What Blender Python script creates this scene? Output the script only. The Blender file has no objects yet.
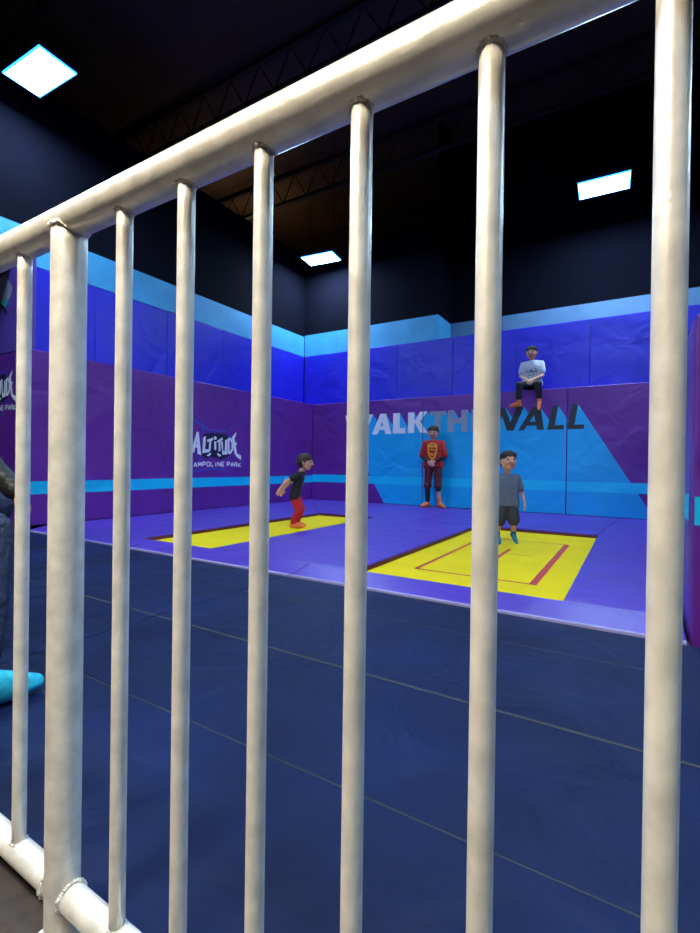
import bpy, bmesh, math, random
from mathutils import Vector, Matrix
from mathutils.geometry import tessellate_polygon
from mathutils.bvhtree import BVHTree

random.seed(7)
C = bpy.context.scene.collection
PI = math.pi

# ------------------------------------------------------------------ materials
def mat(name, col, rough=.5, metal=0., emit=None, estr=0., bump=None, spec=.5, mottled=None, coat=0.):
    m = bpy.data.materials.new(name); m.use_nodes = True
    nt = m.node_tree; b = nt.nodes['Principled BSDF']
    b.inputs['Base Color'].default_value = (*col, 1)
    b.inputs['Roughness'].default_value = rough
    b.inputs['Metallic'].default_value = metal
    b.inputs['Specular IOR Level'].default_value = spec
    b.inputs['Coat Weight'].default_value = coat
    if emit:
        b.inputs['Emission Color'].default_value = (*emit, 1)
        b.inputs['Emission Strength'].default_value = estr
    geo = nt.nodes.new('ShaderNodeNewGeometry')
    if mottled:
        sc, amt = mottled
        n = nt.nodes.new('ShaderNodeTexNoise'); n.inputs['Scale'].default_value = sc
        n.inputs['Detail'].default_value = 5
        nt.links.new(geo.outputs['Position'], n.inputs['Vector'])
        r = nt.nodes.new('ShaderNodeMapRange')
        r.inputs['From Min'].default_value = .3; r.inputs['From Max'].default_value = .7
        r.inputs['To Min'].default_value = 1 - amt; r.inputs['To Max'].default_value = 1 + amt
        nt.links.new(n.outputs['Fac'], r.inputs['Value'])
        mx = nt.nodes.new('ShaderNodeVectorMath'); mx.operation = 'SCALE'
        mx.inputs[0].default_value = col
        nt.links.new(r.outputs[0], mx.inputs['Scale'])
        nt.links.new(mx.outputs[0], b.inputs['Base Color'])
    if bump:
        sc, strength, dist, detail = bump
        n = nt.nodes.new('ShaderNodeTexNoise'); n.inputs['Scale'].default_value = sc
        n.inputs['Detail'].default_value = detail; n.inputs['Distortion'].default_value = .8
        nt.links.new(geo.outputs['Position'], n.inputs['Vector'])
        bp = nt.nodes.new('ShaderNodeBump'); bp.inputs['Strength'].default_value = strength
        bp.inputs['Distance'].default_value = dist
        nt.links.new(n.outputs['Fac'], bp.inputs['Height'])
        nt.links.new(bp.outputs[0], b.inputs['Normal'])
    return m

VB = (2.2, .6, .05, 2)
M = dict(
    purple=mat('purple_vinyl', (.15, .020, .30), .45, bump=VB, mottled=(1.5, .12)),
    upblue=mat('royal_blue_vinyl', (.016, .012, .50), .42, bump=VB, mottled=(1.5, .08)),
    cyanpaintdim=mat('dimmed_cyan_paint', (.09, .20, .38), .6, mottled=(3, .12)),  # same cyan paint darkened: dim light on the recessed band put into its colour
    violet=mat('violet_vinyl', (.13, .06, .38), .42, bump=VB),
    cyan=mat('cyan_print', (.0, .42, .84), .42, bump=VB, mottled=(2, .06)),
    cyan2=mat('light_cyan_print', (.0, .60, .92), .42, bump=VB),
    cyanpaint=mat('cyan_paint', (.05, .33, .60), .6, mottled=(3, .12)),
    deck=mat('blue_violet_vinyl', (.080, .030, .38), .42, bump=(2.5, .5, .04, 2), mottled=(1.3, .14)),
    darkred=mat('dark_red_edge', (.10, .008, .012), .6),
    bed=mat('yellow_bed', (.80, .57, .003), .8, spec=.15, bump=(60, .2, .002, 2), mottled=(2.5, .06)),
    redline=mat('red_line', (.50, .025, .02), .6),
    edgesheen=mat('pale_edge_sheen', (.42, .36, .62), .5),  # pale colour stands for the highlight on the rounded front edge
    navy=mat('navy_vinyl', (.0022, .0090, .052), .6, spec=.2, bump=(3.0, .7, .05, 3), mottled=(2.2, .4)),
    seam=mat('tan_seam', (.07, .066, .055), .8),
    seamdark=mat('dark_seam', (.025, .035, .06), .8),
    black=mat('black_paint', (.0030, .0030, .008), .95, spec=.08, mottled=(2, .2)),
    ceil=mat('dark_ceiling_deck', (.045, .028, .018), .8, mottled=(1.5, .3)),
    steeldark=mat('dark_truss_steel', (.012, .011, .013), .8),
    ground=mat('brown_concrete', (.05, .036, .027), .8, bump=(30, .4, .01, 4), mottled=(14, .6)),
    galv=mat('silver_painted_steel', (.80, .775, .70), .36, metal=.30, bump=(38, .22, .004, 4), mottled=(30, .16)),
    weld=mat('rough_weld_steel', (.66, .62, .55), .5, metal=.3, bump=(120, .9, .008, 3), mottled=(60, .3)),
    white=mat('white_print', (.92, .90, .95), .5),
    greyblue=mat('grey_blue_print', (.30, .33, .44), .5),
    darkgrey=mat('charcoal_print', (.022, .028, .04), .5),
    ltgrey=mat('light_grey_print', (.30, .30, .42), .5),
    teal=mat('teal_print', (.02, .40, .42), .5),
    inkdark=mat('dark_navy_print', (.006, .008, .05), .5),
    arc=mat('blue_arc_print', (.03, .10, .55), .5),
    skin=mat('skin', (.66, .31, .20), .55),
    hairb=mat('brown_hair', (.05, .028, .018), .7, bump=(90, .8, .01, 2)),
    haird=mat('dark_hair', (.015, .011, .010), .7, bump=(90, .8, .01, 2)),
    eye=mat('dark_eye', (.01, .01, .01), .3),
    lip=mat('lip', (.36, .09, .08), .5),
    red=mat('red_cotton', (.42, .010, .014), .8, bump=(25, .4, .01, 3)),
    shield=mat('orange_yellow_print', (.85, .34, .03), .7),
    blackc=mat('black_cotton', (.010, .010, .013), .8, bump=(25, .4, .01, 3)),
    maroon=mat('maroon_plaid_cotton', (.11, .010, .02), .8, mottled=(38, .8)),
    orange=mat('orange_sock', (.85, .20, .06), .8),
    sockteal=mat('teal_sock', (.015, .44, .62), .8, mottled=(40, .3)),
    sockblue=mat('blue_sock', (.015, .16, .34), .8),
    whitec=mat('white_cotton', (.62, .66, .74), .8, bump=(20, .4, .01, 3)),
    print=mat('dark_blue_print', (.03, .06, .16), .7),
    greyc=mat('heather_grey_cotton', (.10, .12, .17), .85, mottled=(60, .25), bump=(25, .4, .01, 3)),
    charcoal=mat('charcoal_cotton', (.035, .035, .045), .85, bump=(25, .4, .01, 3)),
    redpants=mat('red_trousers', (.55, .012, .02), .8, bump=(22, .5, .01, 3)),
    jacket=mat('black_satin_jacket', (.018, .018, .018), .38, bump=(22, .8, .02, 3)),
    jeans=mat('dark_navy_trousers', (.010, .017, .045), .6, bump=(22, .6, .02, 3)),
    olive=mat('dark_olive_ribbing', (.03, .035, .022), .8),
    foam=mat('navy_foam_block', (.01, .02, .08), .5, bump=VB),
    housing=mat('lamp_housing', (.03, .05, .09), .5, metal=.4),
    glow=mat('cool_white_diffuser', (.8, .9, 1), .4, emit=(.50, .74, 1.0), estr=185),
    fringeglow=mat('blue_fringe_glow', (.1, .3, .9), .4, emit=(.02, .25, 1.0), estr=5),  # emission stands in for the blue fringe of light round the lamps
    warmglow=mat('warm_white_diffuser', (1, .95, .9), .4, emit=(1.0, .86, .66), estr=225),
    cable=mat('black_cable', (.01, .01, .01), .7),
)

# ------------------------------------------------------------------ helpers
def tag(o, label=None, cat=None, group=None, kind=None):
    if label: o['label'] = label
    if cat: o['category'] = cat
    if group: o['group'] = group
    if kind: o['kind'] = kind
    return o

def empty(name, loc, label=None, cat=None, group=None, rz=0):
    o = bpy.data.objects.new(name, None); C.objects.link(o)
    o.location = loc; o.rotation_euler = (0, 0, rz); o.empty_display_size = .1
    return tag(o, label, cat, group)

def obj(name, bm, mats, parent=None, smooth=False, recalc=True):
    me = bpy.data.meshes.new(name)
    if recalc: bmesh.ops.recalc_face_normals(bm, faces=bm.faces[:])
    bm.to_mesh(me); bm.free()
    for m in (mats if isinstance(mats, (list, tuple)) else [mats]): me.materials.append(m)
    if smooth:
        for p in me.polygons: p.use_smooth = True
    o = bpy.data.objects.new(name, me); C.objects.link(o)
    if parent: o.parent = parent
    return o

def add_box(bm, x0, x1, y0, y1, z0, z1, bev=0, seg=2, mi=0):
    vs = [bm.verts.new((x, y, z)) for x in (x0, x1) for y in (y0, y1) for z in (z0, z1)]
    fs = []
    for q in ((0, 1, 3, 2), (4, 6, 7, 5), (0, 4, 5, 1), (2, 3, 7, 6), (0, 2, 6, 4), (1, 5, 7, 3)):
        f = bm.faces.new([vs[i] for i in q]); f.material_index = mi; fs.append(f)
    if bev:
        es = list({e for f in fs for e in f.edges})
        bmesh.ops.bevel(bm, geom=es, offset=bev, segments=seg, profile=.5, affect='EDGES')

def box(name, r, m, parent=None, bev=0, seg=2):
    bm = bmesh.new(); add_box(bm, *r, bev=bev, seg=seg)
    return obj(name, bm, m, parent)

def add_tube(bm, pts, r, n=16, cap=True):
    """round tube along points, r a number or a list"""
    pts = [Vector(p) for p in pts]; rings = []
    for i, p in enumerate(pts):
        t = (pts[min(i + 1, len(pts) - 1)] - pts[max(i - 1, 0)]).normalized()
        a = Vector((0, 0, 1)) if abs(t.z) < .9 else Vector((1, 0, 0))
        u = t.cross(a).normalized(); v = t.cross(u)
        rr = r[i] if isinstance(r, (list, tuple)) else r
        rings.append([bm.verts.new(p + (u * math.cos(2 * PI * k / n) + v * math.sin(2 * PI * k / n)) * rr) for k in range(n)])
    for a, b in zip(rings, rings[1:]):
        for k in range(n): bm.faces.new((a[k], a[(k + 1) % n], b[(k + 1) % n], b[k]))
    if cap:
        bm.faces.new(rings[0]); bm.faces.new(rings[-1])

def prism(bm, poly, z0, ztop, bev=0):
    """ztop: number or one per vertex"""
    zt = ztop if isinstance(ztop, (list, tuple)) else [ztop] * len(poly)
    lo = [bm.verts.new((x, y, z0)) for x, y in poly]
    hi = [bm.verts.new((x, y, z)) for (x, y), z in zip(poly, zt)]
    top = bm.faces.new(hi); bm.faces.new(lo)
    n = len(poly)
    for i in range(n): bm.faces.new((lo[i], lo[(i + 1) % n], hi[(i + 1) % n], hi[i]))
    if bev:
        bmesh.ops.bevel(bm, geom=list(top.edges), offset=bev, segments=3, profile=.5, affect='EDGES')

def clip(poly, u0, u1):
    for sgn, lim in ((1, u0), (-1, u1)):
        out = []
        for i, a in enumerate(poly):
            b = poly[(i + 1) % len(poly)]
            ia, ib = sgn * (a[0] - lim) >= 0, sgn * (b[0] - lim) >= 0
            if ia: out.append(a)
            if ia != ib:
                t = (lim - a[0]) / (b[0] - a[0]); out.append((lim, a[1] + t * (b[1] - a[1])))
        poly = out
        if len(poly) < 3: return []
    return poly

def tris(poly):
    P = [Vector((x, z, 0)) for x, z in poly]
    return [[poly[i] for i in t] for t in tessellate_polygon([P])]

def strip(pts, w):
    """polyline -> quads"""
    out = []
    for a, b in zip(pts, pts[1:]):
        dx, dz = b[0] - a[0], b[1] - a[1]; L = math.hypot(dx, dz) or 1
        nx, nz = -dz / L * w / 2, dx / L * w / 2
        out.append([(a[0] + nx, a[1] + nz), (b[0] + nx, b[1] + nz), (b[0] - nx, b[1] - nz), (a[0] - nx, a[1] - nz)])
    return out

# ------------------------------------------------------------------ camera
f_px = 468.0
yaw, pitch, roll = -.5445, -.0044, .0136
cy, sy, cp, sp, cr, sr = math.cos(yaw), math.sin(yaw), math.cos(pitch), math.sin(pitch), math.cos(roll), math.sin(roll)
fw = Vector((sy * cp, cy * cp, sp)); ri0 = Vector((cy, -sy, 0)); up0 = ri0.cross(fw)
ri = ri0 * cr + up0 * sr; up = -ri0 * sr + up0 * cr
cam_d = bpy.data.cameras.new('camera'); cam = bpy.data.objects.new('camera', cam_d); C.objects.link(cam)
cam.matrix_world = Matrix(((ri.x, up.x, -fw.x, 0), (ri.y, up.y, -fw.y, 0), (ri.z, up.z, -fw.z, .732), (0, 0, 0, 1)))
cam_d.sensor_fit = 'HORIZONTAL'; cam_d.sensor_width = 36; cam_d.lens = 36 * f_px / 700
cam_d.clip_start = .02; cam_d.clip_end = 60
bpy.context.scene.camera = cam

# ------------------------------------------------------------------ room shell
XL, XU, YB, YU = -5.34, -5.814, 7.4, 7.72
def struct(name, boxes, m, bev=0):
    bm = bmesh.new()
    for r in boxes: add_box(bm, *r, bev=bev)
    return tag(obj(name, bm, m), kind='structure')

struct('floor', [(-9, 7, -4, 12, -.13, -.03)], M['ground'])
struct('ceiling', [(-9, 7, -4, 12, 6.8, 6.95)], M['ceil'])
struct('wall_left', [(XU - .12, XU - .05, 2.5, YU + .2, 1.795, 2.93), (XU - .12, XU - .05, -4, YU + .2, 2.93, 5.0), (XU - .12, XL - .09, 2.6, 7.5, -.03, 1.795),
                     (-9, -8.9, -4, 12, -.03, 6.8)], M['black'])
struct('wall_back', [(XU - .12, .6, YB + .1, YU + .06, -.03, 1.795), (.6, 7, YU + .02, YU + .08, -.03, 1.795),
                     (XU - .12, -2.944, YU + .07, YU + .15, 1.795, 5.0),
                     (-2.944 - .1, -2.944, YU + .15, 8.5, 1.8, 6.8), (-2.944, 7, 8.45, 8.55, 1.8, 6.8),
                     (-9, 7, 11.9, 12, -.03, 6.8), (-2.944, 7, YU + .08, 8.45, 1.7, 1.795)], M['black'])
struct('wall_right', [(6.9, 7, -4, 12, -.03, 6.8)], M['black'])
struct('wall_front', [(-9, 7, -4.1, -4, -.03, 6.8)], M['black'])
tr = [(XU - .05, XU, -4, YU, 2.925, 3.33),
      (XU, -2.944, YU + .02, YU + .07, 2.93, 3.36),
      (-2.944 - .05, -2.944 + .004, YU + .07, 8.4, 2.93, 3.36),
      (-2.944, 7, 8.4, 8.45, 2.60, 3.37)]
for i, r in enumerate(tr): struct('trim_%d' % (i + 1), [r], M['cyanpaintdim' if i == 3 else 'cyanpaint'])

# ceiling joists: open web steel
def truss(y, z, x0, x1, label):
    t = empty('ceiling_truss', ((x0 + x1) / 2, y, z), label, 'truss', 'steel trusses under the ceiling')
    xm = (x0 + x1) / 2; h = .55
    for nm, zz in (('top_chord', h), ('bottom_chord', 0)):
        bm = bmesh.new(); add_box(bm, x0 - xm, x1 - xm, -.04, .04, zz - .03, zz + .03); obj(nm, bm, M['steeldark'], t)
    bm = bmesh.new(); n = int((x1 - x0) / .6); s = (x1 - x0) / n
    for k in range(n):
        a = x0 - xm + k * s
        add_tube(bm, [(a, 0, .02), (a + s / 2, 0, h - .02), (a + s, 0, .02)], .014, 6)
    obj('web', bm, M['steeldark'], t)
truss(2.9, 6.2, -8.8, 6.8, 'dark open-web steel truss nearest the railing, right above the large left lamp')
truss(5.3, 6.2, -8.8, 6.8, 'dark open-web steel truss crossing the ceiling in front of the far lamps')
truss(7.7, 6.2, -8.8, 6.8, 'dark open-web steel truss above the back wall corner')
truss(10.1, 6.2, -8.8, 6.8, 'farthest dark open-web steel truss, beyond the top of the back wall')

# ------------------------------------------------------------------ printed graphics
Z0, Z1 = 1.283, 1.638
def letterpolys():
    t = .105
    Wk = [[(-4.60, Z1), (-4.49, Z1), (-4.40, Z0), (-4.50, Z0)], [(-4.50, Z0), (-4.40, Z0), (-4.26, Z1), (-4.34, Z1)],
          [(-4.34, Z1), (-4.26, Z1), (-4.17, Z0), (-4.27, Z0)], [(-4.27, Z0), (-4.17, Z0), (-4.005, Z1), (-4.11, Z1)],
          [(-4.028, Z0 - .006), (-3.91, Z0 - .006), (-3.78, Z1), (-3.865, Z1)], [(-3.865, Z1), (-3.75, Z1), (-3.637, Z0 - .006), (-3.755, Z0 - .006)],
          [(-3.93, 1.35), (-3.72, 1.35), (-3.74, 1.42), (-3.90, 1.42)],
          [(-3.61, Z0), (-3.48, Z0), (-3.48, Z1), (-3.61, Z1)], [(-3.50, Z0), (-3.372, Z0), (-3.372, 1.375), (-3.50, 1.375)],
          [(-3.325, Z0), (-3.21, Z0), (-3.21, Z1), (-3.325, Z1)], [(-3.23, 1.44), (-3.11, 1.64), (-2.975, 1.64), (-3.13, 1.44)],
          [(-3.22, 1.50), (-3.10, Z0), (-2.965, Z0), (-3.14, 1.53)]]
    Th = [[(-2.93, 1.57), (-2.65, 1.57), (-2.65, 1.635), (-2.93, 1.635)], [(-2.835, Z0), (-2.745, Z0), (-2.745, 1.58), (-2.835, 1.58)],
          [(-2.615, Z0), (-2.51, Z0), (-2.51, Z1), (-2.615, Z1)], [(-2.39, Z0), (-2.285, Z0), (-2.285, Z1), (-2.39, Z1)],
          [(-2.52, 1.42), (-2.38, 1.42), (-2.38, 1.51), (-2.52, 1.51)],
          [(-2.225, Z0), (-2.125, Z0), (-2.125, Z1), (-2.225, Z1)]] + \
         [[(-2.13, z), (-2.01, z), (-2.01, z + .07), (-2.13, z + .07)] for z in (Z0, 1.425, 1.568)]
    Wl = [[(-1.965, Z1), (-1.87, Z1), (-1.84, Z0), (-1.935, Z0)], [(-1.935, Z0), (-1.84, Z0), (-1.69, Z1), (-1.78, Z1)],
          [(-1.79, Z1), (-1.70, Z1), (-1.575, Z0), (-1.67, Z0)], [(-1.67, Z0), (-1.572, Z0), (-1.425, Z1), (-1.53, Z1)],
          [(-1.505, Z0), (-1.42, Z0), (-1.20, Z1 - .01), (-1.30, Z1 - .01)], [(-1.30, Z1 - .01), (-1.19, Z1 - .01), (-1.138, Z0), (-1.235, Z0)],
          [(-1.42, 1.35), (-1.21, 1.35), (-1.22, 1.41), (-1.37, 1.41)],
          [(-1.097, Z0), (-1.0, Z0), (-.948, Z1), (-1.02, Z1)], [(-1.03, Z0), (-.872, Z0), (-.872, 1.345), (-1.03, 1.345)],
          [(-.834, Z0), (-.74, Z0), (-.688, Z1), (-.765, Z1)], [(-.77, Z0), (-.607, Z0), (-.607, 1.345), (-.77, 1.345)]]
    return Wk, Th, Wl
Wk, Th, Wl = letterpolys()
K = 1.68
def envelope():
    """the cyan field: every letter swept down to the right, as printed on the wall"""
    segs = [(p[i], p[(i + 1) % len(p)]) for p in Wk + Th + Wl for i in range(len(p))]
    S = lambda q: q[0] + q[1] / K
    smin = min(S(a) for a, b in segs); smax = max(S(a) for a, b in segs)
    N = 420; tops = []
    for k in range(N + 1):
        s = smin + 1e-4 + (smax - smin - 2e-4) * k / N; best = None
        for a, b in segs:
            sa, sb = S(a), S(b)
            if (sa - s) * (sb - s) <= 0 and abs(sb - sa) > 1e-9:
                z = a[1] + (s - sa) / (sb - sa) * (b[1] - a[1])
                if best is None or z > best: best = z
        if best is None: best = tops[-1][1]
        tops.append((s - best / K, best))
    zb = .056; out = []
    for a, b in zip(tops, tops[1:]):
        out.append([a, b, (S(b) - zb / K, zb), (S(a) - zb / K, zb)])
    return out
field = envelope()

LOGO_W = [
    [(-0.524, -0.08), (-0.424, 0.222), (-0.389, 0.215), (-0.465, -0.078)], [(-0.431, 0.209), (-0.387, 0.216), (-0.337, -0.115), (-0.405, -0.094)],
    [(-0.471, -0.012), (-0.393, -0.002), (-0.398, 0.046), (-0.458, 0.036)],
    [(-0.306, 0.143), (-0.254, 0.168), (-0.265, -0.025), (-0.198, -0.023), (-0.183, -0.064), (-0.321, -0.085)],
    [(-0.229, 0.117), (-0.117, 0.151), (-0.117, 0.115), (-0.151, 0.102), (-0.166, -0.048), (-0.205, -0.05), (-0.19, 0.093), (-0.229, 0.079)],
    [(-0.096, 0.097), (-0.054, 0.099), (-0.054, -0.027), (-0.092, -0.029)],
    [(-0.102, 0.158), (-0.088, 0.172), (-0.065, 0.174), (-0.05, 0.161), (-0.049, 0.138), (-0.064, 0.122), (-0.087, 0.121), (-0.102, 0.135)],
    [(-0.24, -0.116), (-0.163, -0.073), (-0.148, -0.091), (-0.196, -0.127)], [(-0.039, -0.069), (0.049, -0.106), (0.018, -0.13), (-0.028, -0.108)],
    [(-0.041, 0.108), (0.063, 0.167), (0.076, 0.129), (0.03, 0.103), (0.027, -0.048), (-0.011, -0.049), (-0.008, 0.092), (-0.036, 0.081)],
    [(0.035, 0.098), (0.074, 0.11), (0.087, -0.04), (0.115, -0.039), (0.121, 0.128), (0.165, 0.142), (0.167, -0.091), (0.069, -0.097)],
    [(0.17, 0.154), (0.21, 0.164), (0.22, -0.078), (0.177, -0.079)],
    [(0.194, 0.167), (0.24, 0.169), (0.295, 0.1), (0.292, -0.016), (0.239, -0.081), (0.19, -0.079), (0.19, -0.047), (0.222, -0.046), (0.254, -0.001), (0.255, 0.087), (0.222, 0.133), (0.195, 0.131)],
    [(0.256, 0.178), (0.359, 0.269), (0.338, 0.195), (0.316, 0.17), (0.334, 0.098), (0.378, 0.104), (0.357, 0.059), (0.346, 0.046), (0.376, -0.074), (0.461, -0.096), (0.468, -0.178), (0.371, -0.126), (0.326, -0.079), (0.291, 0.04)]]
LOGO_D = [(-0.293, 0.199), (-0.128, 0.223), (0.153, 0.216), (0.214, 0.097), (0.199, -0.122), (0.055, -0.168), (-0.147, -0.129), (-0.256, -0.165), (-0.326, -0.115), (-0.319, 0.071)]
LOGO_A = [[(-0.554, 0.457), (-0.486, 0.409), (-0.346, 0.32), (-0.203, 0.266), (-0.029, 0.253), (0.152, 0.275)], [(0.291, 0.384), (0.232, 0.316), (0.18, 0.223)],
          [(-0.341, 0.395), (-0.311, 0.314), (-0.293, 0.199)], [(-0.429, -0.352), (-0.289, -0.323), (-0.144, -0.308), (0.136, -0.32)],
          [(-0.508, -0.406), (-0.474, -0.364), (-0.418, -0.324)], [(-0.339, -0.134), (-0.367, -0.193)], [(0.172, -0.103), (0.203, -0.191)]]
STROKES = dict(T=[[(0, 1), (1, 1)], [(.5, 1), (.5, 0)]], R=[[(0, 0), (0, 1), (.85, 1), (.9, .75), (.8, .5), (0, .5)], [(.5, .5), (1, 0)]],
               A=[[(0, 0), (.5, 1), (1, 0)], [(.2, .33), (.8, .33)]], M=[[(0, 0), (.05, 1), (.5, .3), (.95, 1), (1, 0)]],
               P=[[(0, 0), (0, 1), (.85, 1), (.95, .75), (.85, .48), (0, .48)]], O=[[(.2, 0), (0, .3), (0, .7), (.2, 1), (.8, 1), (1, .7), (1, .3), (.8, 0), (.2, 0)]],
               L=[[(0, 1), (0, 0), (.9, 0)]], I=[[(.5, 0), (.5, 1)]], N=[[(0, 0), (0, 1), (1, 0), (1, 1)]], E=[[(.9, 0), (0, 0), (0, 1), (.9, 1)], [(0, .5), (.8, .5)]],
               K=[[(0, 0), (0, 1)], [(.9, 1), (0, .45), (.95, 0)]])
def logo(cu, cz, s):
    """[(polygon, slot, layer)] of the park's logo, centred at cu, cz"""
    out = []
    P = lambda p: (cu + p[0] * s, cz + p[1] * s)
    out.append(([P(p) for p in LOGO_D], 'inkdark', 2))
    for a in LOGO_A:
        for q in strip([P(p) for p in a], .020 * s): out.append((q, 'arc', 1))
    for w in LOGO_W: out.append(([P(p) for p in w], 'white', 3))
    x = -.625
    for ch in 'TRAMPOLINE PARK':
        if ch == ' ': x += .035; continue
        wd = .03 if ch == 'I' else .055
        base = -.272 - .25 * max(0, abs(x + .02) - .18) ** 2 * .6
        for st in STROKES[ch]:
            for q in strip([P((x + a * wd, base + b * .062)) for a, b in st], .015 * s): out.append((q, 'white', 3))
        x += wd + .0235
    return out

# ------------------------------------------------------------------ wall pads
def wallpad(frame, f0, u0, u1, z0, z1, base, label, group, prints=(), th=.095, extra=None):
    """frame 'back': face at y=f0 looking to -y, u = x;  'left': face at x=f0 looking to +x, u = y"""
    bm = bmesh.new(); g = .0022; b = .009
    if frame == 'back': add_box(bm, u0 + g, u1 - g, f0, f0 + th, z0, z1, bev=b, seg=3)
    elif frame == 'left': add_box(bm, f0 - th, f0, u0 + g, u1 - g, z0, z1, bev=b, seg=3)
    else: add_box(bm, f0, f0 + th, u0 + g, u1 - g, z0, z1, bev=b, seg=3)
    bmesh.ops.recalc_face_normals(bm, faces=bm.faces[:])
    slots = [base]
    for pi_, (poly, mk, layer) in enumerate(prints):
        for tr_ in tris(poly):
            q = clip(tr_, u0 + g + b * .6, u1 - g - b * .6)
            if not q: continue
            if mk not in slots: slots.append(mk)
            d = .0014 * layer + (pi_ % 23) * .00004 * (mk != 'cyan')
            if frame == 'back': vs = [bm.verts.new((u, f0 - d, z)) for u, z in q]
            elif frame == 'left': vs = [bm.verts.new((f0 + d, u, z)) for u, z in q]
            else: vs = [bm.verts.new((f0 - d, u, z)) for u, z in q]
            try: f = bm.faces.new(vs)
            except ValueError: continue
            f.material_index = slots.index(mk)
            f.normal_update()
            want = {'back': (0, -1, 0), 'left': (1, 0, 0)}.get(frame, (-1, 0, 0))
            if f.normal.dot(Vector(want)) < 0: f.normal_flip()
    o = obj('wall_pad', bm, [M[s] for s in slots], recalc=False)
    return tag(o, label, 'wall pad', group)

def rect(u0, u1, z0, z1): return [(u0, z0), (u1, z0), (u1, z1), (u0, z1)]
def rects(u0, u1, z0, z1, n=1):
    return [rect(u0 + (u1 - u0) * i / n, u0 + (u1 - u0) * (i + 1) / n, z0, z1) for i in range(n)]
SZ0, SZ1 = .385, .52
back_prints = [(q, 'cyan', 1) for q in field] + [(rect(-5.34, .3, SZ0 + .005, SZ1 + .012), 'cyan2', 2)] \
    + [(q, 'white', 3) for q in Wk] + [(q, 'greyblue', 3) for q in Th] + [(q, 'darkgrey', 3) for q in Wl]
bs = [-5.342, -4.16, -3.05, -1.94, -.829, .2]
bs = [-5.342, -4.16, -3.05, -1.94, -.829, .205]
labs = ['purple back wall pad in the far left corner, with only a thin cyan stripe', 'back wall pad where the cyan field begins, with white letters A, L and K',
        'back wall pad with the pale grey word THE, right of the boy in red',
        'back wall pad under the seated boy, with the charcoal letters W, A and L',
        'back wall pad at the right end, with the last charcoal L and a purple corner']
for i in range(5):
    wallpad('back', YB, bs[i], bs[i + 1], .05, 1.885, 'purple', labs[i], 'printed lower pads on the back wall', back_prints)
# upper pads, back
us = [XU + .012, -4.75, -3.705, -2.656, -1.614, -.571, .5, 1.6, 2.7]
ulab = ['royal blue upper back pad in the far left corner', 'royal blue upper back pad, second from the far left corner',
        'royal blue upper back pad under the right end of the tall cyan band',
        'royal blue upper back pad just right of where the cyan band steps back',
        'royal blue upper back pad directly behind the seated boy',
        'royal blue upper back pad just right of the seated boy',
        'royal blue upper back pad above the right side wall', 'royal blue upper back pad farthest to the right']
for i in range(8):
    wallpad('back', YU, us[i], us[i + 1], 1.89, 2.925, 'upblue', ulab[i], 'royal blue upper pads on the back wall', th=.05)
# lower pads, left wall
ls = [2.40, 3.45, 4.36, 5.68, 6.5, 7.402]
lp = [(rect(2.4, 7.4, SZ0 - .01, SZ1 - .01), 'cyan2', 1)] + logo(5.0, .95, 1.0)
llab = ['purple left wall pad nearest the railing, with a plain cyan stripe', 'purple left wall pad just left of the one with the logo',
        'purple left wall pad bearing the trampoline park logo', 'purple left wall pad just right of the logo pad',
        'purple left wall pad at the back corner']
for i in range(5):
    wallpad('left', XL, ls[i], ls[i + 1], .05, 1.885, 'purple', llab[i], 'purple lower pads on the left wall', lp)
vs_ = [2.505, 3.37, 4.43, 5.5, 6.6, 7.722]
for i in range(5):
    wallpad('left', XU, vs_[i], vs_[i + 1], 1.89, 2.92, 'upblue',
            ['royal blue upper left wall pad just past the near side pads',
             'royal blue upper left wall pad above the plain purple pads', 'royal blue upper left wall pad above the logo',
             'royal blue upper left wall pad just right of the one above the logo', 'royal blue upper left wall pad touching the back corner'][i],
            'royal blue upper pads on the left wall', th=.045)
# ledge between lower and upper pads
bm = bmesh.new(); add_box(bm, XU + .002, XL - .1, 2.6, 7.4, 1.80, 1.885, bev=.01); tag(obj('ledge_pad', bm, M['upblue']), 'blue padded ledge on top of the left wall pads', 'ledge pad')
bm = bmesh.new(); add_box(bm, XU + .002, .5, YB + .1, YU - .003, 1.80, 1.885, bev=.01); tag(obj('ledge_pad', bm, M['upblue']), 'blue padded ledge the boy in the white shirt sits on', 'ledge pad')
# near left side wing
fig = [([(-6.5, 2.70), (-6.11, 2.76), (-5.99, 2.79), (-5.80, 2.60), (-5.88, 2.49), (-6.10, 2.47), (-6.5, 2.50)], 'ltgrey', 1),
       ([(-6.3, 2.50), (-6.02, 2.50), (-5.90, 2.50), (-5.96, 2.41), (-6.3, 2.47)], 'teal', 2)] + \
      [(q, 'inkdark', 3) for q in strip([(-6.35, 2.49), (-6.10, 2.46), (-6.0, 2.42), (-5.93, 2.34)], .035)]
wl = logo(-6.07, 1.50, .80)
for (a, b, z0, z1, bs_, pr, lb) in (
        (-6.62, -5.436, -.03, 1.905, 'purple', wl, 'purple side pad at the left edge bearing the nearer logo'),
        (-7.9, -6.62, -.03, 1.905, 'purple', wl, 'purple side pad left of the nearer logo, outside the railing post'),
        (-6.62, -5.40, 1.91, 2.90, 'violet', fig, 'violet side pad above the nearer logo, with a grey and teal graphic'),
        (-7.9, -6.62, 1.91, 2.90, 'violet', fig, 'violet side pad farthest left, upper row')):
    wallpad('back', 2.45, a, b, z0, z1, bs_, lb, 'side pads at the near left end of the court', pr, th=.05)
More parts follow.
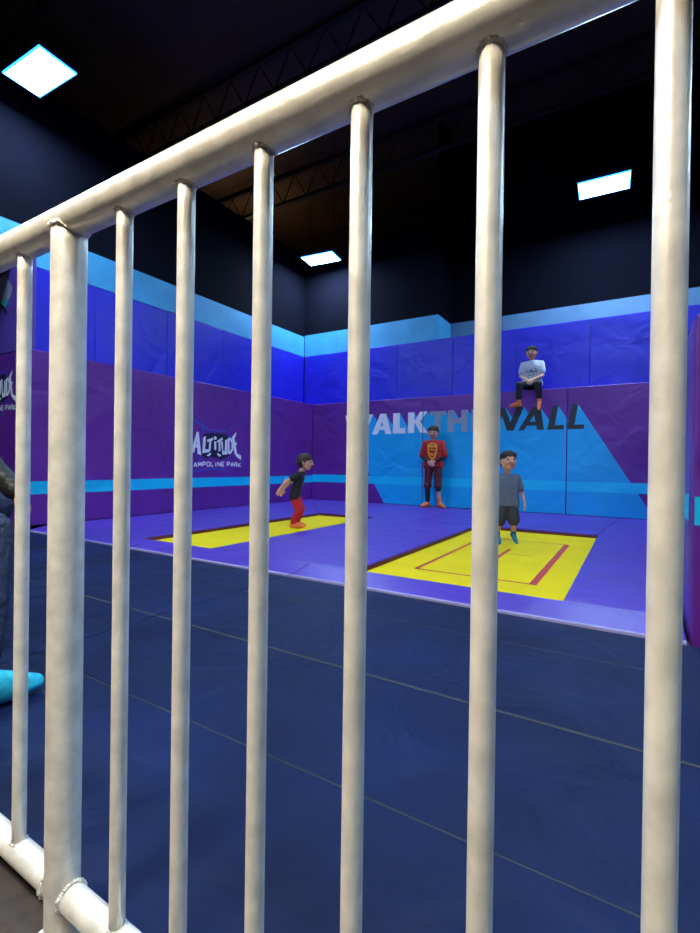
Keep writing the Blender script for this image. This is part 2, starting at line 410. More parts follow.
# right side wall: inner pads and end pad
rs = [2.56, 3.77, 4.98, 6.19, 7.38]
for i in range(4):
    wallpad('right', .215, rs[i], rs[i + 1], -.03, 1.38, 'violet',
            ['inner pad of the low right side wall, nearest its end', 'inner pad of the low right side wall, second from its near end',
             'inner pad of the low right side wall, second from the back wall', 'inner pad of the low right side wall, against the back wall'][i],
            'inner pads of the low right side wall', [(rect(2.4, 7.4, .50, .617), 'cyan2', 1)], th=.1)
wallpad('back', 2.44, .215, 1.3, -.03, 1.385, 'purple', 'purple end pad of the low right side wall with a bright cyan stripe',
        'end pads of the low right side wall', [(rect(.2, 1.4, .496, .617), 'cyan2', 1)], th=.11)

# ------------------------------------------------------------------ deck pads and trampolines
def deckpad(poly, label, zt=.05, group='blue violet pads around the trampolines', edge_highlight=None, trims=()):
    cx = sum(p[0] for p in poly) / len(poly); cyy = sum(p[1] for p in poly) / len(poly)
    e = empty('deck_pad', (cx, cyy, -.03), label, 'deck pad', group)
    g = .004; P = []
    for x, y in poly:
        dx, dy = x - cx, y - cyy; L = math.hypot(dx, dy); P.append((dx - dx / L * g, dy - dy / L * g))
    bm = bmesh.new(); zt2 = [z + .03 for z in zt] if isinstance(zt, list) else zt + .03
    prism(bm, P, .003, zt2, bev=.008); obj('pad', bm, M['deck'], e)
    if edge_highlight:
        bm = bmesh.new(); (xa, xb, y, z) = edge_highlight
        add_box(bm, xa - cx, xb - cx, y - cyy - .007, y - cyy + .012, .002, z + .034, bev=.004); obj('edge_highlight', bm, M['edgesheen'], e)  # painted highlight strip along the rounded front edge
    for (xa, ya, xb, yb) in trims:
        bm = bmesh.new(); add_box(bm, min(xa, xb) - cx, max(xa, xb) - cx, min(ya, yb) - cyy, max(ya, yb) - cyy, .041, .068)
        obj('edge_trim', bm, M['darkred'], e)
    return e
DE = .05
deckpad([(-5.33, 2.62), (-3.76, 2.62), (-3.76, 5.4), (-5.33, 7.385)], 'wide blue violet deck pad along the left wall, beside the left trampoline',
        trims=[(-3.763, 2.64, -3.756, 5.39)])
deckpad([(-3.76, 5.4), (-2.25, 5.4), (-2.25, 7.385), (-5.33, 7.385)], 'blue violet deck pad behind the left trampoline, up to the boy in red',
        trims=[(-3.75, 5.397, -2.87, 5.404)])
deckpad([(-2.25, 5.4), (-.3, 5.4), (-.15, 7.385), (-2.25, 7.385)], 'blue violet deck pad behind the right trampoline',
        trims=[(-1.54, 5.397, -.31, 5.404)])
deckpad([(-2.87, 2.62), (-1.54, 2.62), (-1.54, 5.4), (-2.87, 5.4)], 'blue violet deck pad between the two trampolines',
        trims=[(-1.543, 2.64, -1.536, 5.39)])
deckpad([(-.3, 2.62), (.205, 2.62), (.205, 7.385), (-.15, 7.385), (-.3, 5.4)], 'blue violet deck pad between the right trampoline and the right side wall')
for a, b, lb in ((-5.33, -3.62, 'sloping front edge pad at the left end of the court'), (-3.62, -1.9, 'sloping front edge pad in front of the left trampoline'),
                 (-1.9, .205, 'sloping front edge pad in front of the right trampoline')):
    deckpad([(a, 2.40), (b, 2.40), (b, 2.62), (a, 2.62)], lb, [.012, .012, .05, .05], 'sloping front edge pads', edge_highlight=(a + .004, b - .004, 2.398, .010))

def trampoline(x0, x1, y0, y1, label, lines):
    cx, cyy = (x0 + x1) / 2, (y0 + y1) / 2
    e = empty('trampoline', (cx, cyy, -.03), label, 'trampoline', 'yellow trampolines set in the deck')
    bm = bmesh.new(); add_box(bm, x0 - cx, x1 - cx, y0 - cyy, y1 - cyy, .034, .042)
    for q in lines:
        vs = [bm.verts.new((x - cx, y - cyy, .0432)) for x, y in q]; f = bm.faces.new(vs); f.material_index = 1
    obj('bed', bm, [M['bed'], M['redline']], e, recalc=False)
    bm = bmesh.new()
    for r in ((x0, x1, y0, y0 + .04), (x0, x1, y1 - .04, y1), (x0, x0 + .04, y0, y1), (x1 - .04, x1, y0, y1)):
        add_box(bm, r[0] - cx, r[1] - cx, r[2] - cyy, r[3] - cyy, .0, .032)
    obj('frame', bm, M['steeldark'], e)
def bar_(x0, x1, y0, y1): return [(x0, y0), (x1, y0), (x1, y1), (x0, y1)]
trampoline(-1.535, -.305, 2.626, 5.395, 'yellow trampoline with red marking lines on the right, under the child in grey',
           [bar_(-1.285, -.52, 3.02, 3.045), bar_(-1.285, -.52, 4.74, 4.765), bar_(-1.30, -1.272, 3.02, 4.765), bar_(-.54, -.495, 3.02, 4.765),
            bar_(-.925, -.895, 3.62, 4.22), bar_(-.91, -.69, 3.97, 3.985)])
trampoline(-3.755, -2.875, 2.626, 5.395, 'plain yellow trampoline on the left, under the child in red trousers', [])

# ------------------------------------------------------------------ navy floor mats
def floormat(x0, x1, y0, y1, label, seamy=None, sm='seam'):
    cx, cyy = (x0 + x1) / 2, (y0 + y1) / 2
    e = empty('floor_mat', (cx, cyy, -.03), label, 'floor mat', 'navy blue floor mats')
    bm = bmesh.new(); add_box(bm, x0 - cx + .002, x1 - cx - .002, y0 - cyy + .001, y1 - cyy - .001, 0, .03, bev=.005, seg=2)
    obj('mat_body', bm, M['navy'], e)
    if seamy:
        bm = bmesh.new(); add_box(bm, x0 - cx + .01, x1 - cx - .01, y1 - cyy - .004 - seamy, y1 - cyy - .003, .0285, .0312); obj('seam_tape', bm, M[sm], e)
rows = [(.425, .905, .003, 'seamdark', 'against the railing'), (.905, 1.437, .007, 'seam', 'second row from railing'),
        (1.437, 2.01, .003, 'seamdark', 'third row from railing'), (2.01, 2.392, None, None, 'touching the trampoline deck')]
for (a, b, s, sm, ds) in rows:
    floormat(-1.93, 1.6, a, b, 'long navy floor mat %s, right of cross seam' % ds, s, sm)
    floormat(-5.33, -1.93, a, b, 'navy floor mat %s, left of cross seam' % ds, s, sm)

# ------------------------------------------------------------------ metal railing
FY = .39
rail = empty('metal_railing', (-.35, FY, -.03), 'silver painted steel railing with round bars, right in front of the viewer', 'railing')
def rl(x, z, y=0): return (x + .35, y, z + .03)
def long_tube(a, b, r, n=28, seg=40):
    bm = bmesh.new(); a, b = Vector(a), Vector(b)
    add_tube(bm, [a.lerp(b, i / seg) for i in range(seg + 1)], r, n); return bm
obj('top_rail', long_tube(rl(-1.95, 1.0975), rl(.85, 1.0975), .0248), M['galv'], rail, True)
obj('bottom_rail', long_tube(rl(-1.95, .071), rl(.85, .071), .0195), M['galv'], rail, True)
def weld(x, z, r, rw, parent, up=1):
    bm = bmesh.new(); n = 40; m = 8
    rings = []
    for k in range(n):
        a = 2 * PI * k / n; rr = rw * (1 + .35 * math.sin(k * 2.1 + x * 50) * random.uniform(.3, 1))
        # bead follows the saddle where the round bar meets the round rail
        yy = r * math.sin(a); R = .0205
        sad = R - math.sqrt(max(R * R - min(yy * yy, R * R * .98), 0))
        c = Vector((x + .35 + r * math.cos(a), yy, z + .03 + up * sad * .6))
        d = Vector((math.cos(a), math.sin(a), 0))
        rings.append([bm.verts.new(c + d * rr * math.cos(2 * PI * j / m) + Vector((0, 0, rr * math.sin(2 * PI * j / m)))) for j in range(m)])
    for k in range(n):
        for j in range(m):
            bm.faces.new((rings[k][j], rings[(k + 1) % n][j], rings[(k + 1) % n][(j + 1) % m], rings[k][(j + 1) % m]))
    return obj('weld', bm, M['weld'], parent, True)
bars = [-1.382, -1.257, -1.132, -1.007, -.882, -.604, -.478, -.352, -.228, -.1045, .0195, .145, .27, .395, .52, .645]
for x in bars:
    b = obj('bar', long_tube(rl(x, .075), rl(x, 1.082), .0107, 24, 30), M['galv'], rail, True)
    if -.95 < x < .1:
        weld(x, 1.0745, .0106, .0030, b, 1); weld(x, .088, .0108, .0028, b, -1)
for x in (-.7445, -1.55, .77):
    p = obj('post', long_tube(rl(x, -.024), rl(x, 1.088), .0247, 32, 40), M['galv'], rail, True)
    weld(x, 1.0755, .0247, .0040, p, 1)
    for zz in (.071,):
        for s in (-1, 1):
            bm = bmesh.new(); n = 36
            for k in range(n):
                a = 2 * PI * k / n; q = .0205
                c = Vector((x + .35 + s * .0258, math.cos(a) * q, zz + .03 + math.sin(a) * q))
                mtx = Matrix.Translation(c) @ Matrix.Diagonal((.0045, .0038 * random.uniform(.7, 1.3), .0038 * random.uniform(.7, 1.3), 1))
                bmesh.ops.create_icosphere(bm, subdivisions=1, radius=1, matrix=mtx)
            obj('weld', bm, M['weld'], p, True)
    bm = bmesh.new(); add_box(bm, x + .35 - .06, x + .35 + .06, -.05, .05, 0, .008, bev=.003)
    pl = obj('base_plate', bm, M['galv'], rail)
    for sx in (-1, 1):
        bm = bmesh.new(); bmesh.ops.create_cone(bm, cap_ends=True, segments=6, radius1=.008, radius2=.008, depth=.007,
                                                matrix=Matrix.Translation((x + .35 + sx * .045, .03, .0115)))
        obj('bolt', bm, M['weld'], pl)

# ------------------------------------------------------------------ lamps
def lamp(x, y, z, w, d, label, rz=0, warm=False, rig=True):
    e = empty('high_bay_lamp', (x, y, z), label, 'ceiling lamp', 'flat high bay lamps' if not warm else None, rz)
    bm = bmesh.new(); add_box(bm, -w / 2 - .012, w / 2 + .012, -d / 2 - .012, d / 2 + .012, .012, .075, bev=.008); obj('housing', bm, M['housing'], e)
    bm = bmesh.new(); add_box(bm, -w / 2, w / 2, -d / 2, d / 2, -.006, .010, bev=.003); obj('diffuser', bm, M['warmglow' if warm else 'glow'], e)
    if not warm:
        bm = bmesh.new()
        for r in ((-w / 2 - .014, w / 2 + .014, -d / 2 - .014, -d / 2 - .001), (-w / 2 - .014, w / 2 + .014, d / 2 + .001, d / 2 + .014),
                  (-w / 2 - .014, -w / 2 - .001, -d / 2, d / 2), (w / 2 + .001, w / 2 + .014, -d / 2, d / 2)):
            add_box(bm, *r, -.008, .011)
        obj('glow_fringe', bm, M['fringeglow'], e)  # glowing strips imitate the blue-lit lamp edges
    bm = bmesh.new()
    for sx in (-1, 1):
        add_tube(bm, [(sx * w * .4, 0, .07), (sx * w * .4, 0, 6.8 - z)], .006, 6)
    obj('hanging_cable', bm, M['cable'], e)
    return e
lamp(-5.13, 2.38, 4.6, .62, .33, 'large glaring lamp at the top left, nearest of the hanging lamps', .05)
lamp(-5.09, 7.25, 4.6, .62, .36, 'small glaring lamp hanging over the back left corner', .12)
lamp(-.40, 7.28, 4.6, .60, .40, 'blue white lamp hanging on the right above the back wall', .04)
lamp(-.40, 2.38, 4.6, .68, .36, 'hanging lamp over the front of the court, above the picture')
lamp(-5.1, -.9, 4.6, .68, .36, 'added unseen lamp behind the viewer on the left, lighting the side pads')  # unseen, added to brighten the near left side pads
lamp(1.5, -.4, 4.6, .68, .36, 'added unseen lamp behind the viewer on the right, lighting the end pad')  # unseen, added to brighten the end pad of the right side wall
lamp(4.4, 4.8, 4.6, .68, .36, 'hanging lamp to the right of the court, outside the picture')
lamp(-.80, -.66, 2.30, .42, .30, 'warm lobby lamp behind the viewer', 0, True)

# warm uplight on the ceiling beyond the left corner
def light(name, kind, loc, energy, col, size=.3, rot=(0, 0, 0)):
    l = bpy.data.lights.new(name, kind); l.energy = energy; l.color = col
    if kind == 'AREA': l.size = size
    else: l.shadow_soft_size = size
    o = bpy.data.objects.new(name, l); C.objects.link(o); o.location = loc; o.rotation_euler = rot; return o
light('uplight', 'AREA', (-7.6, 8.0, 5.2), 13, (1, .62, .35), .6, (PI, 0, 0))

# ------------------------------------------------------------------ people
def sphere_pts(c, r, n=1):
    bm = bmesh.new(); bmesh.ops.create_icosphere(bm, subdivisions=2, radius=1)
    P = [Vector((c[0] + v.co.x * r[0], c[1] + v.co.y * r[1], c[2] + v.co.z * r[2])) for v in bm.verts]; bm.free(); return P

def blob(name, shapes, m, parent, voxel, smooth=4):
    """each shape: a list of (centre, radii) hulled together; all fused into one continuous surface"""
    bm = bmesh.new()
    for sh in shapes:
        vs = []
        for c, r in sh:
            if not isinstance(r, (tuple, list)): r = (r, r, r)
            vs += [bm.verts.new(p) for p in sphere_pts(c, r)]
        res = bmesh.ops.convex_hull(bm, input=vs)
        bmesh.ops.delete(bm, geom=[g for g in res['geom_interior'] if isinstance(g, bmesh.types.BMVert)], context='VERTS')
    me = bpy.data.meshes.new(name); bm.to_mesh(me); bm.free()
    o = bpy.data.objects.new(name, me); C.objects.link(o)
    md = o.modifiers.new('r', 'REMESH'); md.mode = 'VOXEL'; md.voxel_size = voxel
    sm = o.modifiers.new('s', 'SMOOTH'); sm.iterations = smooth; sm.factor = .5
    bpy.context.view_layer.update()
    ev = o.evaluated_get(bpy.context.evaluated_depsgraph_get())
    nm = bpy.data.meshes.new_from_object(ev)
    o.modifiers.clear(); o.data = nm; nm.name = name; bpy.data.meshes.remove(me)
    nm.materials.clear(); nm.materials.append(m)
    for p in nm.polygons: p.use_smooth = True
    o.parent = parent
    return o

def V(*a): return Vector(a)
def chain(pts, rs): return [[(pts[i], rs[i]), (pts[i + 1], rs[i + 1])] for i in range(len(pts) - 1)]

def hand(w, d, palm, out, s, curl=.5):
    """w wrist, d pointing direction, palm = direction the palm faces, out = thumb side"""
    d = d.normalized(); palm = (palm - d * palm.dot(d)).normalized(); side = d.cross(palm).normalized()
    if side.dot(out) < 0: side = -side
    sh = [[(w, .017 * s), (w + d * .025 * s + side * .012 * s, (.013 * s)), (w + d * .025 * s - side * .012 * s, .013 * s),
           (w + d * .055 * s + side * .018 * s, .010 * s), (w + d * .052 * s - side * .018 * s, .010 * s)]]
    for k, (o_, L) in enumerate(((.021, .052), (.0075, .060), (-.0065, .055), (-.020, .043))):
        b = w + d * (.056 * s) + side * o_ * s
        d1 = (d + palm * curl * .5 + side * o_ * 4).normalized(); d2 = (d + palm * curl * 1.5).normalized()
        m_ = b + d1 * L * .5 * s; t = m_ + d2 * L * .5 * s
        sh += chain([b, m_, t], [.0075 * s, .0068 * s, .006 * s])
    b = w + d * .018 * s + side * .018 * s; m_ = b + (d * .6 + side * .9 + palm * .3).normalized() * .026 * s
    t = m_ + (d + palm * .5 + side * .2).normalized() * .024 * s
    sh += chain([b, m_, t], [.010 * s, .0085 * s, .007 * s])
    return sh

def person(e, P):
    """P: joints in the person's own frame (facing -y), metres. Builds body, clothes, hair, face."""
    s = P.get('s', 1.0); vx = P.get('voxel', .0055)
    hc = P['head']; hr = P.get('hr', .088); fd = P['face'].normalized()   # face direction
    upv = (V(0, 0, 1) - fd * fd.z).normalized(); sd = fd.cross(upv).normalized()
    at = lambda a, b, c: hc + fd * a * hr + upv * b * hr + sd * c * hr
    sh = []
    # skull, jaw, nose, ears, brow
    sh.append([(at(-.12, .18, 0), (hr * .90,) * 3), (at(.08, .12, 0), (hr * .86,) * 3)])
    sh.append([(at(.10, .0, .35), hr * .50), (at(.10, .0, -.35), hr * .50), (at(.38, -.62, 0), hr * .38), (at(.2, -.5, .36), hr * .36), (at(.2, -.5, -.36), hr * .36)])
    sh.append([(at(.88, .08, 0), hr * .10), (at(1.05, -.17, 0), hr * .13)])
    for q in (-1, 1):
        sh.append([(at(-.05, .10, q * .86), hr * .13), (at(-.02, -.15, q * .84), hr * .10)])
        sh.append([(at(.62, -.22, q * .34), hr * .26), (at(.55, -.3, q * .4), hr * .2)])
    sh.append([(at(.80, .28, .30), hr * .12), (at(.80, .28, -.30), hr * .12)])
    nk = P['neck']; sh.append([(hc + V(0, 0, -hr * .6) - fd * hr * .1, .038 * s), (nk, .042 * s)])
    ch, pv = P['chest'], P['pelvis']
    SL, SR = P['shL'], P['shR']
    tr_ = .060 * s
    sh.append([(nk + V(0, 0, -.02), .036 * s), (SL + V(0, 0, -.01), .032 * s), (SR + V(0, 0, -.01), .032 * s)])
    ax = (SR - SL).normalized()
    wv = P.get('wc', .085) * s
    mid = (SL + SR) / 2
    low = ch.lerp(pv, .55)
    sh.append([(mid - ax * wv + V(0, 0, -.03), tr_), (mid + ax * wv + V(0, 0, -.03), tr_), (low - ax * wv * .75, tr_), (low + ax * wv * .75, tr_)])
    sh.append([(low - ax * wv * .75, tr_), (low + ax * wv * .75, tr_), (pv - ax * wv * .85, tr_ * 1.05), (pv + ax * wv * .85, tr_ * 1.05)])
    for k in 'LR':
        a = [P['sh' + k], P['el' + k], P['wr' + k]]
        sh += chain(a, [.036 * s, .027 * s, .0195 * s])
        sh += hand(P['wr' + k], P['hd' + k], P['pm' + k], P['to' + k], s * P.get('hs', 1), P.get('curl', .6))
        g = [P['hp' + k], P['kn' + k], P['an' + k]]
        sh += chain(g, [.062 * s, .042 * s, .028 * s])
        calf = g[1].lerp(g[2], .3); sh.append([(calf, .042 * s), (g[1], .040 * s)])
        f = P['ft' + k].normalized(); an = P['an' + k]; dn = P.get('dn' + k, V(0, 0, -1))
        heel = an - f * .02 * s + dn * .030 * s; ball = an + f * .09 * s + dn * .036 * s; toe = an + f * .13 * s + dn * .040 * s
        P['_foot' + k] = [[(an, .030 * s), (heel, .030 * s), (an + f * .05 * s + dn * .02 * s, .028 * s)],
                          [(heel, .028 * s), (an + f * .04 * s + dn * .01 * s, .028 * s), (ball, .026 * s), (toe, .019 * s)]]
        sh += P['_foot' + k]
    body = blob('body', sh, P.get('skin', M['skin']), e, vx, 3)
    # face
    for q in (-1, 1):
        bm = bmesh.new(); c = at(.80, .10, q * .33)
        bmesh.ops.create_icosphere(bm, subdivisions=2, radius=hr * .115, matrix=Matrix.Translation(c)); obj('eye', bm, M['eye'], e, True)
        bm = bmesh.new(); add_tube(bm, [at(.86, .32, q * .2), at(.87, .36, q * .35), at(.78, .31, q * .5)], hr * .035, 6); obj('eyebrow', bm, P['hairm'], e, True)
    bm = bmesh.new(); add_tube(bm, [at(.80, -.50, .26), at(.90, -.56, .1), at(.90, -.56, -.1), at(.80, -.50, -.26)], [hr * .04, hr * .065, hr * .065, hr * .04], 8)
    obj('mouth', bm, M['lip'], e, True)
    # hair
    hs = [[(at(-.20, .24, 0), (hr * .98,) * 3), (at(.02, .34, 0), (hr * .90,) * 3)], [(at(-.45, -.1, 0), hr * .70), (at(-.3, .1, 0), hr * .88)]]
    for q in (-1, 1):
        hs.append([(at(.10, .55, q * .66), hr * .24), (at(.05, .10, q * .86), hr * .10), (at(-.35, .0, q * .72), hr * .22)])
    rnd = random.Random(int(hc.x * 1000) + 5)
    for k in range(26):
        a = rnd.uniform(-.8, .8); b = rnd.uniform(-.8, .7)
        base = at(b * .75, 1.02 - .38 * (a * a + b * b), a * .8); tip = base + (upv * rnd.uniform(.0, .14) + sd * rnd.uniform(-.25, .25) + fd * rnd.uniform(-.1, .3)) * hr
        hs.append([(base, hr * .18), (tip, hr * .08)])
    for k in range(9):
        a = -.64 + .16 * k; hs.append([(at(.62 - .30 * a * a, .80 - .2 * a * a, a), hr * .17), (at(.80 - .42 * a * a, .50 + rnd.uniform(-.05, .07), a * 1.06), hr * .06)])
    blob('hair', hs, P['hairm'], e, hr * .07, 2)
    # clothes
    def sleeves(frac, r0, r1):
        out = []
        for k in 'LR':
            S_, E_, W_ = P['sh' + k], P['el' + k], P['wr' + k]
            if frac <= 1: out += chain([S_, S_.lerp(E_, frac)], [r0 * s, r1 * s])
            else: out += chain([S_, E_, E_.lerp(W_, frac - 1)], [r0 * s, (r0 + r1) / 2 * s, r1 * s])
        return out
    hem = P.get('hem', .10)
    top = [[(nk + V(0, 0, -.014 * s), (.054 * s, .054 * s, .026 * s)), (SL, .044 * s), (SR, .044 * s), (mid - ax * wv + V(0, 0, -.05), tr_ * 1.16), (mid + ax * wv + V(0, 0, -.05), tr_ * 1.16)],
           [(mid - ax * wv + V(0, 0, -.04), tr_ * 1.16), (mid + ax * wv + V(0, 0, -.04), tr_ * 1.16), (low - ax * wv * .9, tr_ * 1.18), (low + ax * wv * .9, tr_ * 1.18)],
           [(low - ax * wv * .9, tr_ * 1.18), (low + ax * wv * .9, tr_ * 1.18), (pv - ax * wv * 1.05 + V(0, 0, .02 - hem * .4), tr_ * 1.24), (pv + ax * wv * 1.05 + V(0, 0, .02 - hem * .4), tr_ * 1.24)]]
    shirt = blob(P.get('topname', 'shirt'), top + sleeves(P.get('sleeve', .8), .050, P.get('sr', .046)), P['top'], e, .007, 3)
    legs = []
    for k in 'LR':
        H_, K_, A_ = P['hp' + k], P['kn' + k], P['an' + k]; fr = P.get('leg', 1.9); rr = P.get('lr', .052)
        if fr <= 1: legs += chain([H_, H_.lerp(K_, fr)], [.078 * s, rr * s])
        else: legs += chain([H_, K_, K_.lerp(A_, fr - 1)], [.076 * s, .056 * s, rr * s])
    legs.append([(pv - ax * wv * .85, tr_ * 1.14), (pv + ax * wv * .85, tr_ * 1.14), (P['hpL'], .074 * s), (P['hpR'], .074 * s)])
    blob(P.get('botname', 'trousers'), legs, P['bottom'], e, .007, 3)
    for k in 'LR':
        A_ = P['an' + k]; up_ = (P['kn' + k] - A_).normalized()
        g = [[(c, r * 1.17) for c, r in part] for part in P['_foot' + k]] + [[(A_, .034 * s), (A_ + up_ * P.get('sock', .07) * s, .036 * s)]]
        blob('sock', g, P['sockm'], e, .006, 2)
    return shirt

def decal(shirt, e, polys, m, name, org, ux, uz, back=.4):
    """print projected on the shirt front: polys in the plane org + u*ux + w*uz, cast inward"""
    me = shirt.data; bvh = BVHTree.FromPolygons([v.co for v in me.vertices], [p.vertices for p in me.polygons])
    n = ux.cross(uz).normalized(); bm = bmesh.new(); cnt = 0
    for poly in polys:
        pts = []
        for u, w in poly:
            o_ = org + ux * u + uz * w
            hit = bvh.ray_cast(o_ + n * back, -n)
            if hit[0] is None: hit = bvh.find_nearest(o_)
            pts.append(hit[0] + n * .004)
        try: bm.faces.new([bm.verts.new(p) for p in pts]); cnt += 1
        except Exception: pass
    return obj(name, bm, m, e, recalc=False)

def fine(pts, w, step=.012):
    """polyline resampled into short quads"""
    q = []
    for a, b in zip(pts, pts[1:]):
        L = math.hypot(b[0] - a[0], b[1] - a[1]); n = max(1, int(L / step))
        q += [(a[0] + (b[0] - a[0]) * i / n, a[1] + (b[1] - a[1]) * i / n) for i in range(n)]
    q.append(pts[-1]); return strip(q, w)

# --- boy in red, standing against the back wall
e = empty('person', (-2.78, 7.20, .05), 'person standing against back wall in red t-shirt and maroon shorts, hands clasped', 'person', rz=.12)
P = dict(s=1.0, head=V(0, -.03, 1.215), hr=.098, face=V(.05, -1, -.12), neck=V(0, -.005, 1.09), chest=V(0, 0, .95), pelvis=V(0, 0, .70),
         shL=V(-.135, 0, 1.045), shR=V(.135, 0, 1.045), elL=V(-.185, -.01, .83), elR=V(.185, -.01, .83), wrL=V(-.045, -.13, .735), wrR=V(.05, -.125, .745),
         hdL=V(.6, -.25, -.45), hdR=V(-.6, -.25, -.35), pmL=V(.2, .9, .1), pmR=V(-.2, .9, .1), toL=V(0, 0, 1), toR=V(0, 0, 1),
         hpL=V(-.07, 0, .66), hpR=V(.07, 0, .66), knL=V(-.085, -.01, .37), knR=V(.085, -.015, .37), anL=V(-.09, .02, .065), anR=V(.105, .01, .065),
         ftL=V(-.55, -.8, 0), ftR=V(.75, -.6, 0), hairm=M['hairb'], top=M['red'], bottom=M['maroon'], sockm=M['orange'], sleeve=.88, sr=.058,
         leg=1.04, lr=.068, botname='shorts', sock=.10, wc=.092, curl=.8)
sh = person(e, P)
blob('undershirt', chain([P['shL'].lerp(P['elL'], .6), P['elL'], P['elL'].lerp(P['wrL'], .88)], [.038, .034, .026]) +
     chain([P['shR'].lerp(P['elR'], .6), P['elR'], P['elR'].lerp(P['wrR'], .88)], [.038, .034, .026]), M['blackc'], e, .006)
blob('leggings', chain([P['knL'], P['anL'].lerp(P['knL'], .10)], [.050, .036]) + chain([P['knR'], P['knR'].lerp(P['anR'], .26)], [.051, .048]), M['blackc'], e, .006)
sq = [(-.058, .10), (0, .125), (.058, .10), (.052, -.01), (.03, -.07), (0, -.10), (-.03, -.07), (-.052, -.01), (-.058, .10)]
sq = [(a * 1.2, b * 1.15 - .03) for a, b in sq]
polys = fine(sq, .026) + fine([(-.062, .062), (.062, .062)], .035) + fine([(-.04, .015), (.04, .0)], .018) + fine([(-.035, -.045), (0, -.085), (.035, -.045)], .022)
decal(sh, e, polys, M['shield'], 'shirt_print', V(0, 0, .93), V(1, 0, 0), V(0, 0, 1))

# --- boy in white, seated on the ledge
e = empty('person', (-1.33, 7.47, 1.885), 'person seated on the ledge in a white printed t-shirt and black trousers, legs dangling', 'person', rz=.05)
P = dict(s=.92, head=V(0, -.05, .555), hr=.092, face=V(-.08, -1, -.06), neck=V(0, -.01, .45), chest=V(0, .02, .30), pelvis=V(0, .03, .085),
         shL=V(-.13, 0, .40), shR=V(.13, 0, .40), elL=V(-.155, -.03, .215), elR=V(.155, -.03, .215), wrL=V(-.05, -.20, .135), wrR=V(.045, -.20, .135),
         hdL=V(.35, -.5, -.6), hdR=V(-.35, -.5, -.6), pmL=V(.5, .5, -.3), pmR=V(-.5, .5, -.3), toL=V(0, -1, .4), toR=V(0, -1, .4),
         hpL=V(-.065, .0, .075), hpR=V(.065, .0, .075), knL=V(-.145, -.27, .055), knR=V(.125, -.27, .055), anL=V(-.15, -.235, -.21), anR=V(.135, -.24, -.21),
         ftL=V(-.9, -.42, -.05), ftR=V(.02, -.75, -.75), dnR=V(0, .55, -.75), hairm=M['haird'], top=M['whitec'], bottom=M['blackc'], sockm=M['orange'],
         sleeve=.62, sr=.055, leg=1.72, lr=.046, sock=.075, wc=.092, hem=.02)
sh = person(e, P)
polys = []
for k in range(9):
    a = -.075 + k * .018
    polys += fine([(a, -.01 + .02 * math.sin(k * 2.2)), (a + .014, .022 + .018 * math.cos(k * 1.7))], .009) + fine([(a, .03 - .02 * math.cos(k)), (a + .016, .0)], .007)
polys += fine([(-.06, -.055), (.05, -.035)], .008) + fine([(.04, .07), (.06, .03)], .010)
decal(sh, e, polys, M['print'], 'shirt_print', V(0, 0, .27), V(1, 0, 0), V(0, 0, 1))

# --- small child in grey on the right trampoline, toes just touching
e = empty('person', (-.985, 4.40, .024), 'small person bouncing on the right trampoline in a grey t-shirt and dark shorts', 'person', rz=.45)
e.scale = (.91, .91, .91)
P = dict(s=.76, head=V(0, -.02, .83), hr=.092, face=V(.15, -1, .12), neck=V(0, 0, .705), chest=V(0, 0, .58), pelvis=V(0, .0, .41),
         shL=V(-.098, 0, .665), shR=V(.098, 0, .665), elL=V(-.15, .02, .53), elR=V(.15, .02, .53), wrL=V(-.155, -.03, .42), wrR=V(.165, -.03, .42),
         hdL=V(-.1, -.2, -1), hdR=V(.1, -.2, -1), pmL=V(1, 0, 0), pmR=V(-1, 0, 0), toL=V(0, -1, 0), toR=V(0, -1, 0),
         hpL=V(-.052, 0, .385), hpR=V(.052, 0, .385), knL=V(-.075, -.02, .225), knR=V(.065, -.02, .235), anL=V(-.085, .02, .085), anR=V(.075, .02, .095),
         ftL=V(.1, -.8, -.55), ftR=V(.15, -.8, -.55), dnL=V(0, .5, -.45), dnR=V(0, .5, -.45), hairm=M['haird'], top=M['greyc'], bottom=M['charcoal'], sockm=M['sockblue'],
         sleeve=.75, sr=.05, leg=.92, lr=.082, botname='shorts', sock=.045, wc=.090, voxel=.005)
person(e, P)

# --- small child in black and red on the left trampoline, leaning, arms swung back
e = empty('person', (-3.24, 4.20, .012), 'small person on the left trampoline in black t-shirt and red trousers, arms swung back', 'person', rz=2.15)
P = dict(s=.80, head=V(0, -.09, .735), hr=.088, face=V(-.25, -1, -.05), neck=V(0, -.05, .63), chest=V(0, -.03, .53), pelvis=V(0, .02, .38),
         shL=V(-.10, -.03, .60), shR=V(.10, -.03, .60), elL=V(-.15, .10, .53), elR=V(.155, .09, .51), wrL=V(-.17, .165, .45), wrR=V(.19, .17, .42),
         hdL=V(-.1, .4, -.8), hdR=V(.1, .4, -.8), pmL=V(1, 0, 0), pmR=V(-1, 0, 0), toL=V(0, -.4, -1), toR=V(0, -.4, -1),
         hpL=V(-.055, .02, .355), hpR=V(.055, .02, .355), knL=V(-.06, -.03, .20), knR=V(.055, -.05, .205), anL=V(-.055, .03, .055), anR=V(.05, .01, .055),
         ftL=V(-.1, -1, 0), ftR=V(.1, -1, 0), hairm=M['hairb'], top=M['blackc'], bottom=M['redpants'], sockm=M['orange'],
         sleeve=.6, sr=.045, leg=1.88, lr=.05, sock=.03, wc=.085, voxel=.005)
sh = person(e, P)
decal(sh, e, fine([(-.02, .06), (-.015, -.05)], .035), M['white'], 'shirt_print', V(.0, -.04, .53), V(1, 0, 0), V(0, 0, 1))

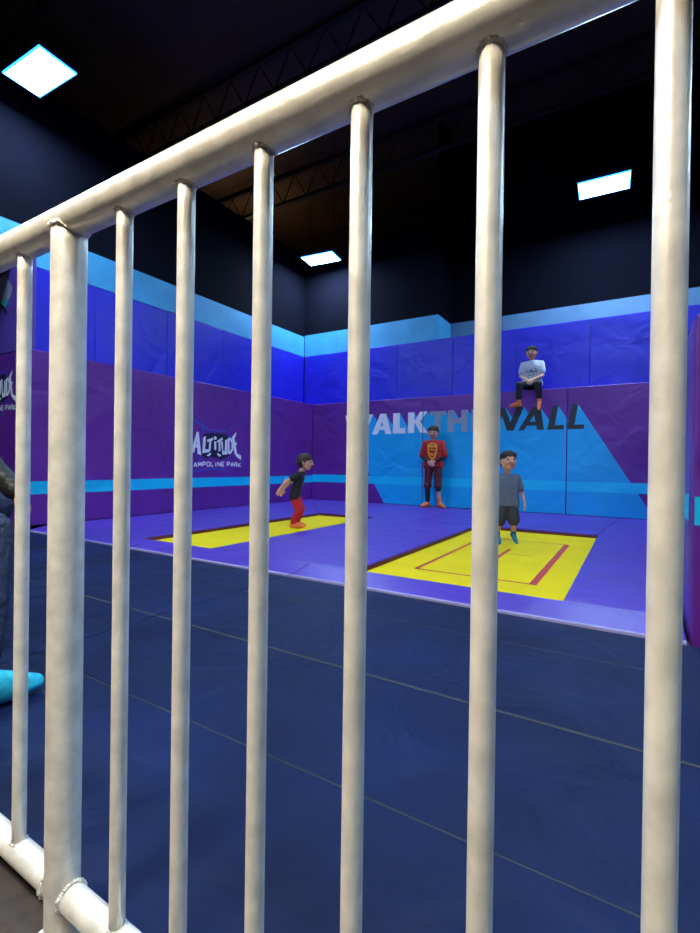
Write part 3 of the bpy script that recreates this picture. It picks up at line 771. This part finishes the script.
# --- seated person at the left edge, on a foam block
bx_ = bmesh.new(); add_box(bx_, -2.84, -2.42, .50, .94, 0.0, .325, bev=.03, seg=3)
tag(obj('foam_block', bx_, M['foam']), 'navy foam block the person at the left edge sits on', 'foam block')
PX, PY, PA = -2.55, .75, PI * .72
e = empty('person', (PX, PY, 0), 'person in black jacket sitting at the left edge, teal sock on the mat', 'person', rz=PA)
ca, sa = math.cos(-PA), math.sin(-PA)
def Lv(v): return V(v.x * ca - v.y * sa, v.x * sa + v.y * ca, v.z)
def wl_(x, y, z): return Lv(V(x - PX, y - PY, z))
P = dict(s=1.2, head=wl_(-2.47, .86, 1.18), hr=.108, face=Lv(V(.75, .6, -.15)), neck=wl_(-2.54, .80, 1.03), chest=wl_(-2.58, .76, .78), pelvis=wl_(-2.60, .74, .47),
         shL=wl_(-2.62, .90, .95), shR=wl_(-2.44, .64, .95), elL=wl_(-2.62, 1.02, .70), elR=wl_(-2.12, .60, .90), wrL=wl_(-2.50, 1.08, .58), wrR=wl_(-1.99, .66, .75),
         hdL=Lv(V(.2, .2, -.4)), hdR=Lv(V(.2, .25, -.6)), pmL=V(0, 0, -1), pmR=V(0, 0, -1), toL=Lv(V(1, -.3, 0)), toR=Lv(V(.2, 1, 0)),
         hpL=wl_(-2.60, .84, .445), hpR=wl_(-2.50, .66, .445), knL=wl_(-2.84, 1.15, .50), knR=wl_(-1.77, .69, .50), anL=wl_(-3.0, 1.02, .085), anR=wl_(-1.66, .60, .085),
         ftL=Lv(V(-.6, 1, 0)), ftR=Lv(V(.05, 1, 0)), hairm=M['haird'], top=M['jacket'], topname='jacket', bottom=M['jeans'], sockm=M['sockteal'],
         sleeve=1.9, sr=.042, leg=1.8, lr=.054, sock=.08, wc=.10, voxel=.007)
P['anR'] = wl_(-1.605, .59, .085)
person(e, P)
el, wr = P['elR'], P['wrR']
blob('cuff', chain([el.lerp(wr, .84), el.lerp(wr, .98)], [.056, .052]), M['olive'], e, .006)

# ------------------------------------------------------------------ world and view
w = bpy.data.worlds.new('world'); bpy.context.scene.world = w; w.use_nodes = True
w.node_tree.nodes['Background'].inputs[0].default_value = (.02, .03, .10, 1); w.node_tree.nodes['Background'].inputs[1].default_value = .3
sc = bpy.context.scene
sc.view_settings.view_transform = 'Standard'; sc.view_settings.look = 'None'; sc.view_settings.gamma = 1; sc.view_settings.use_curve_mapping = False
sc.view_settings.exposure = 0
sc.cycles.use_denoising = True
sc.cycles.max_bounces = 8
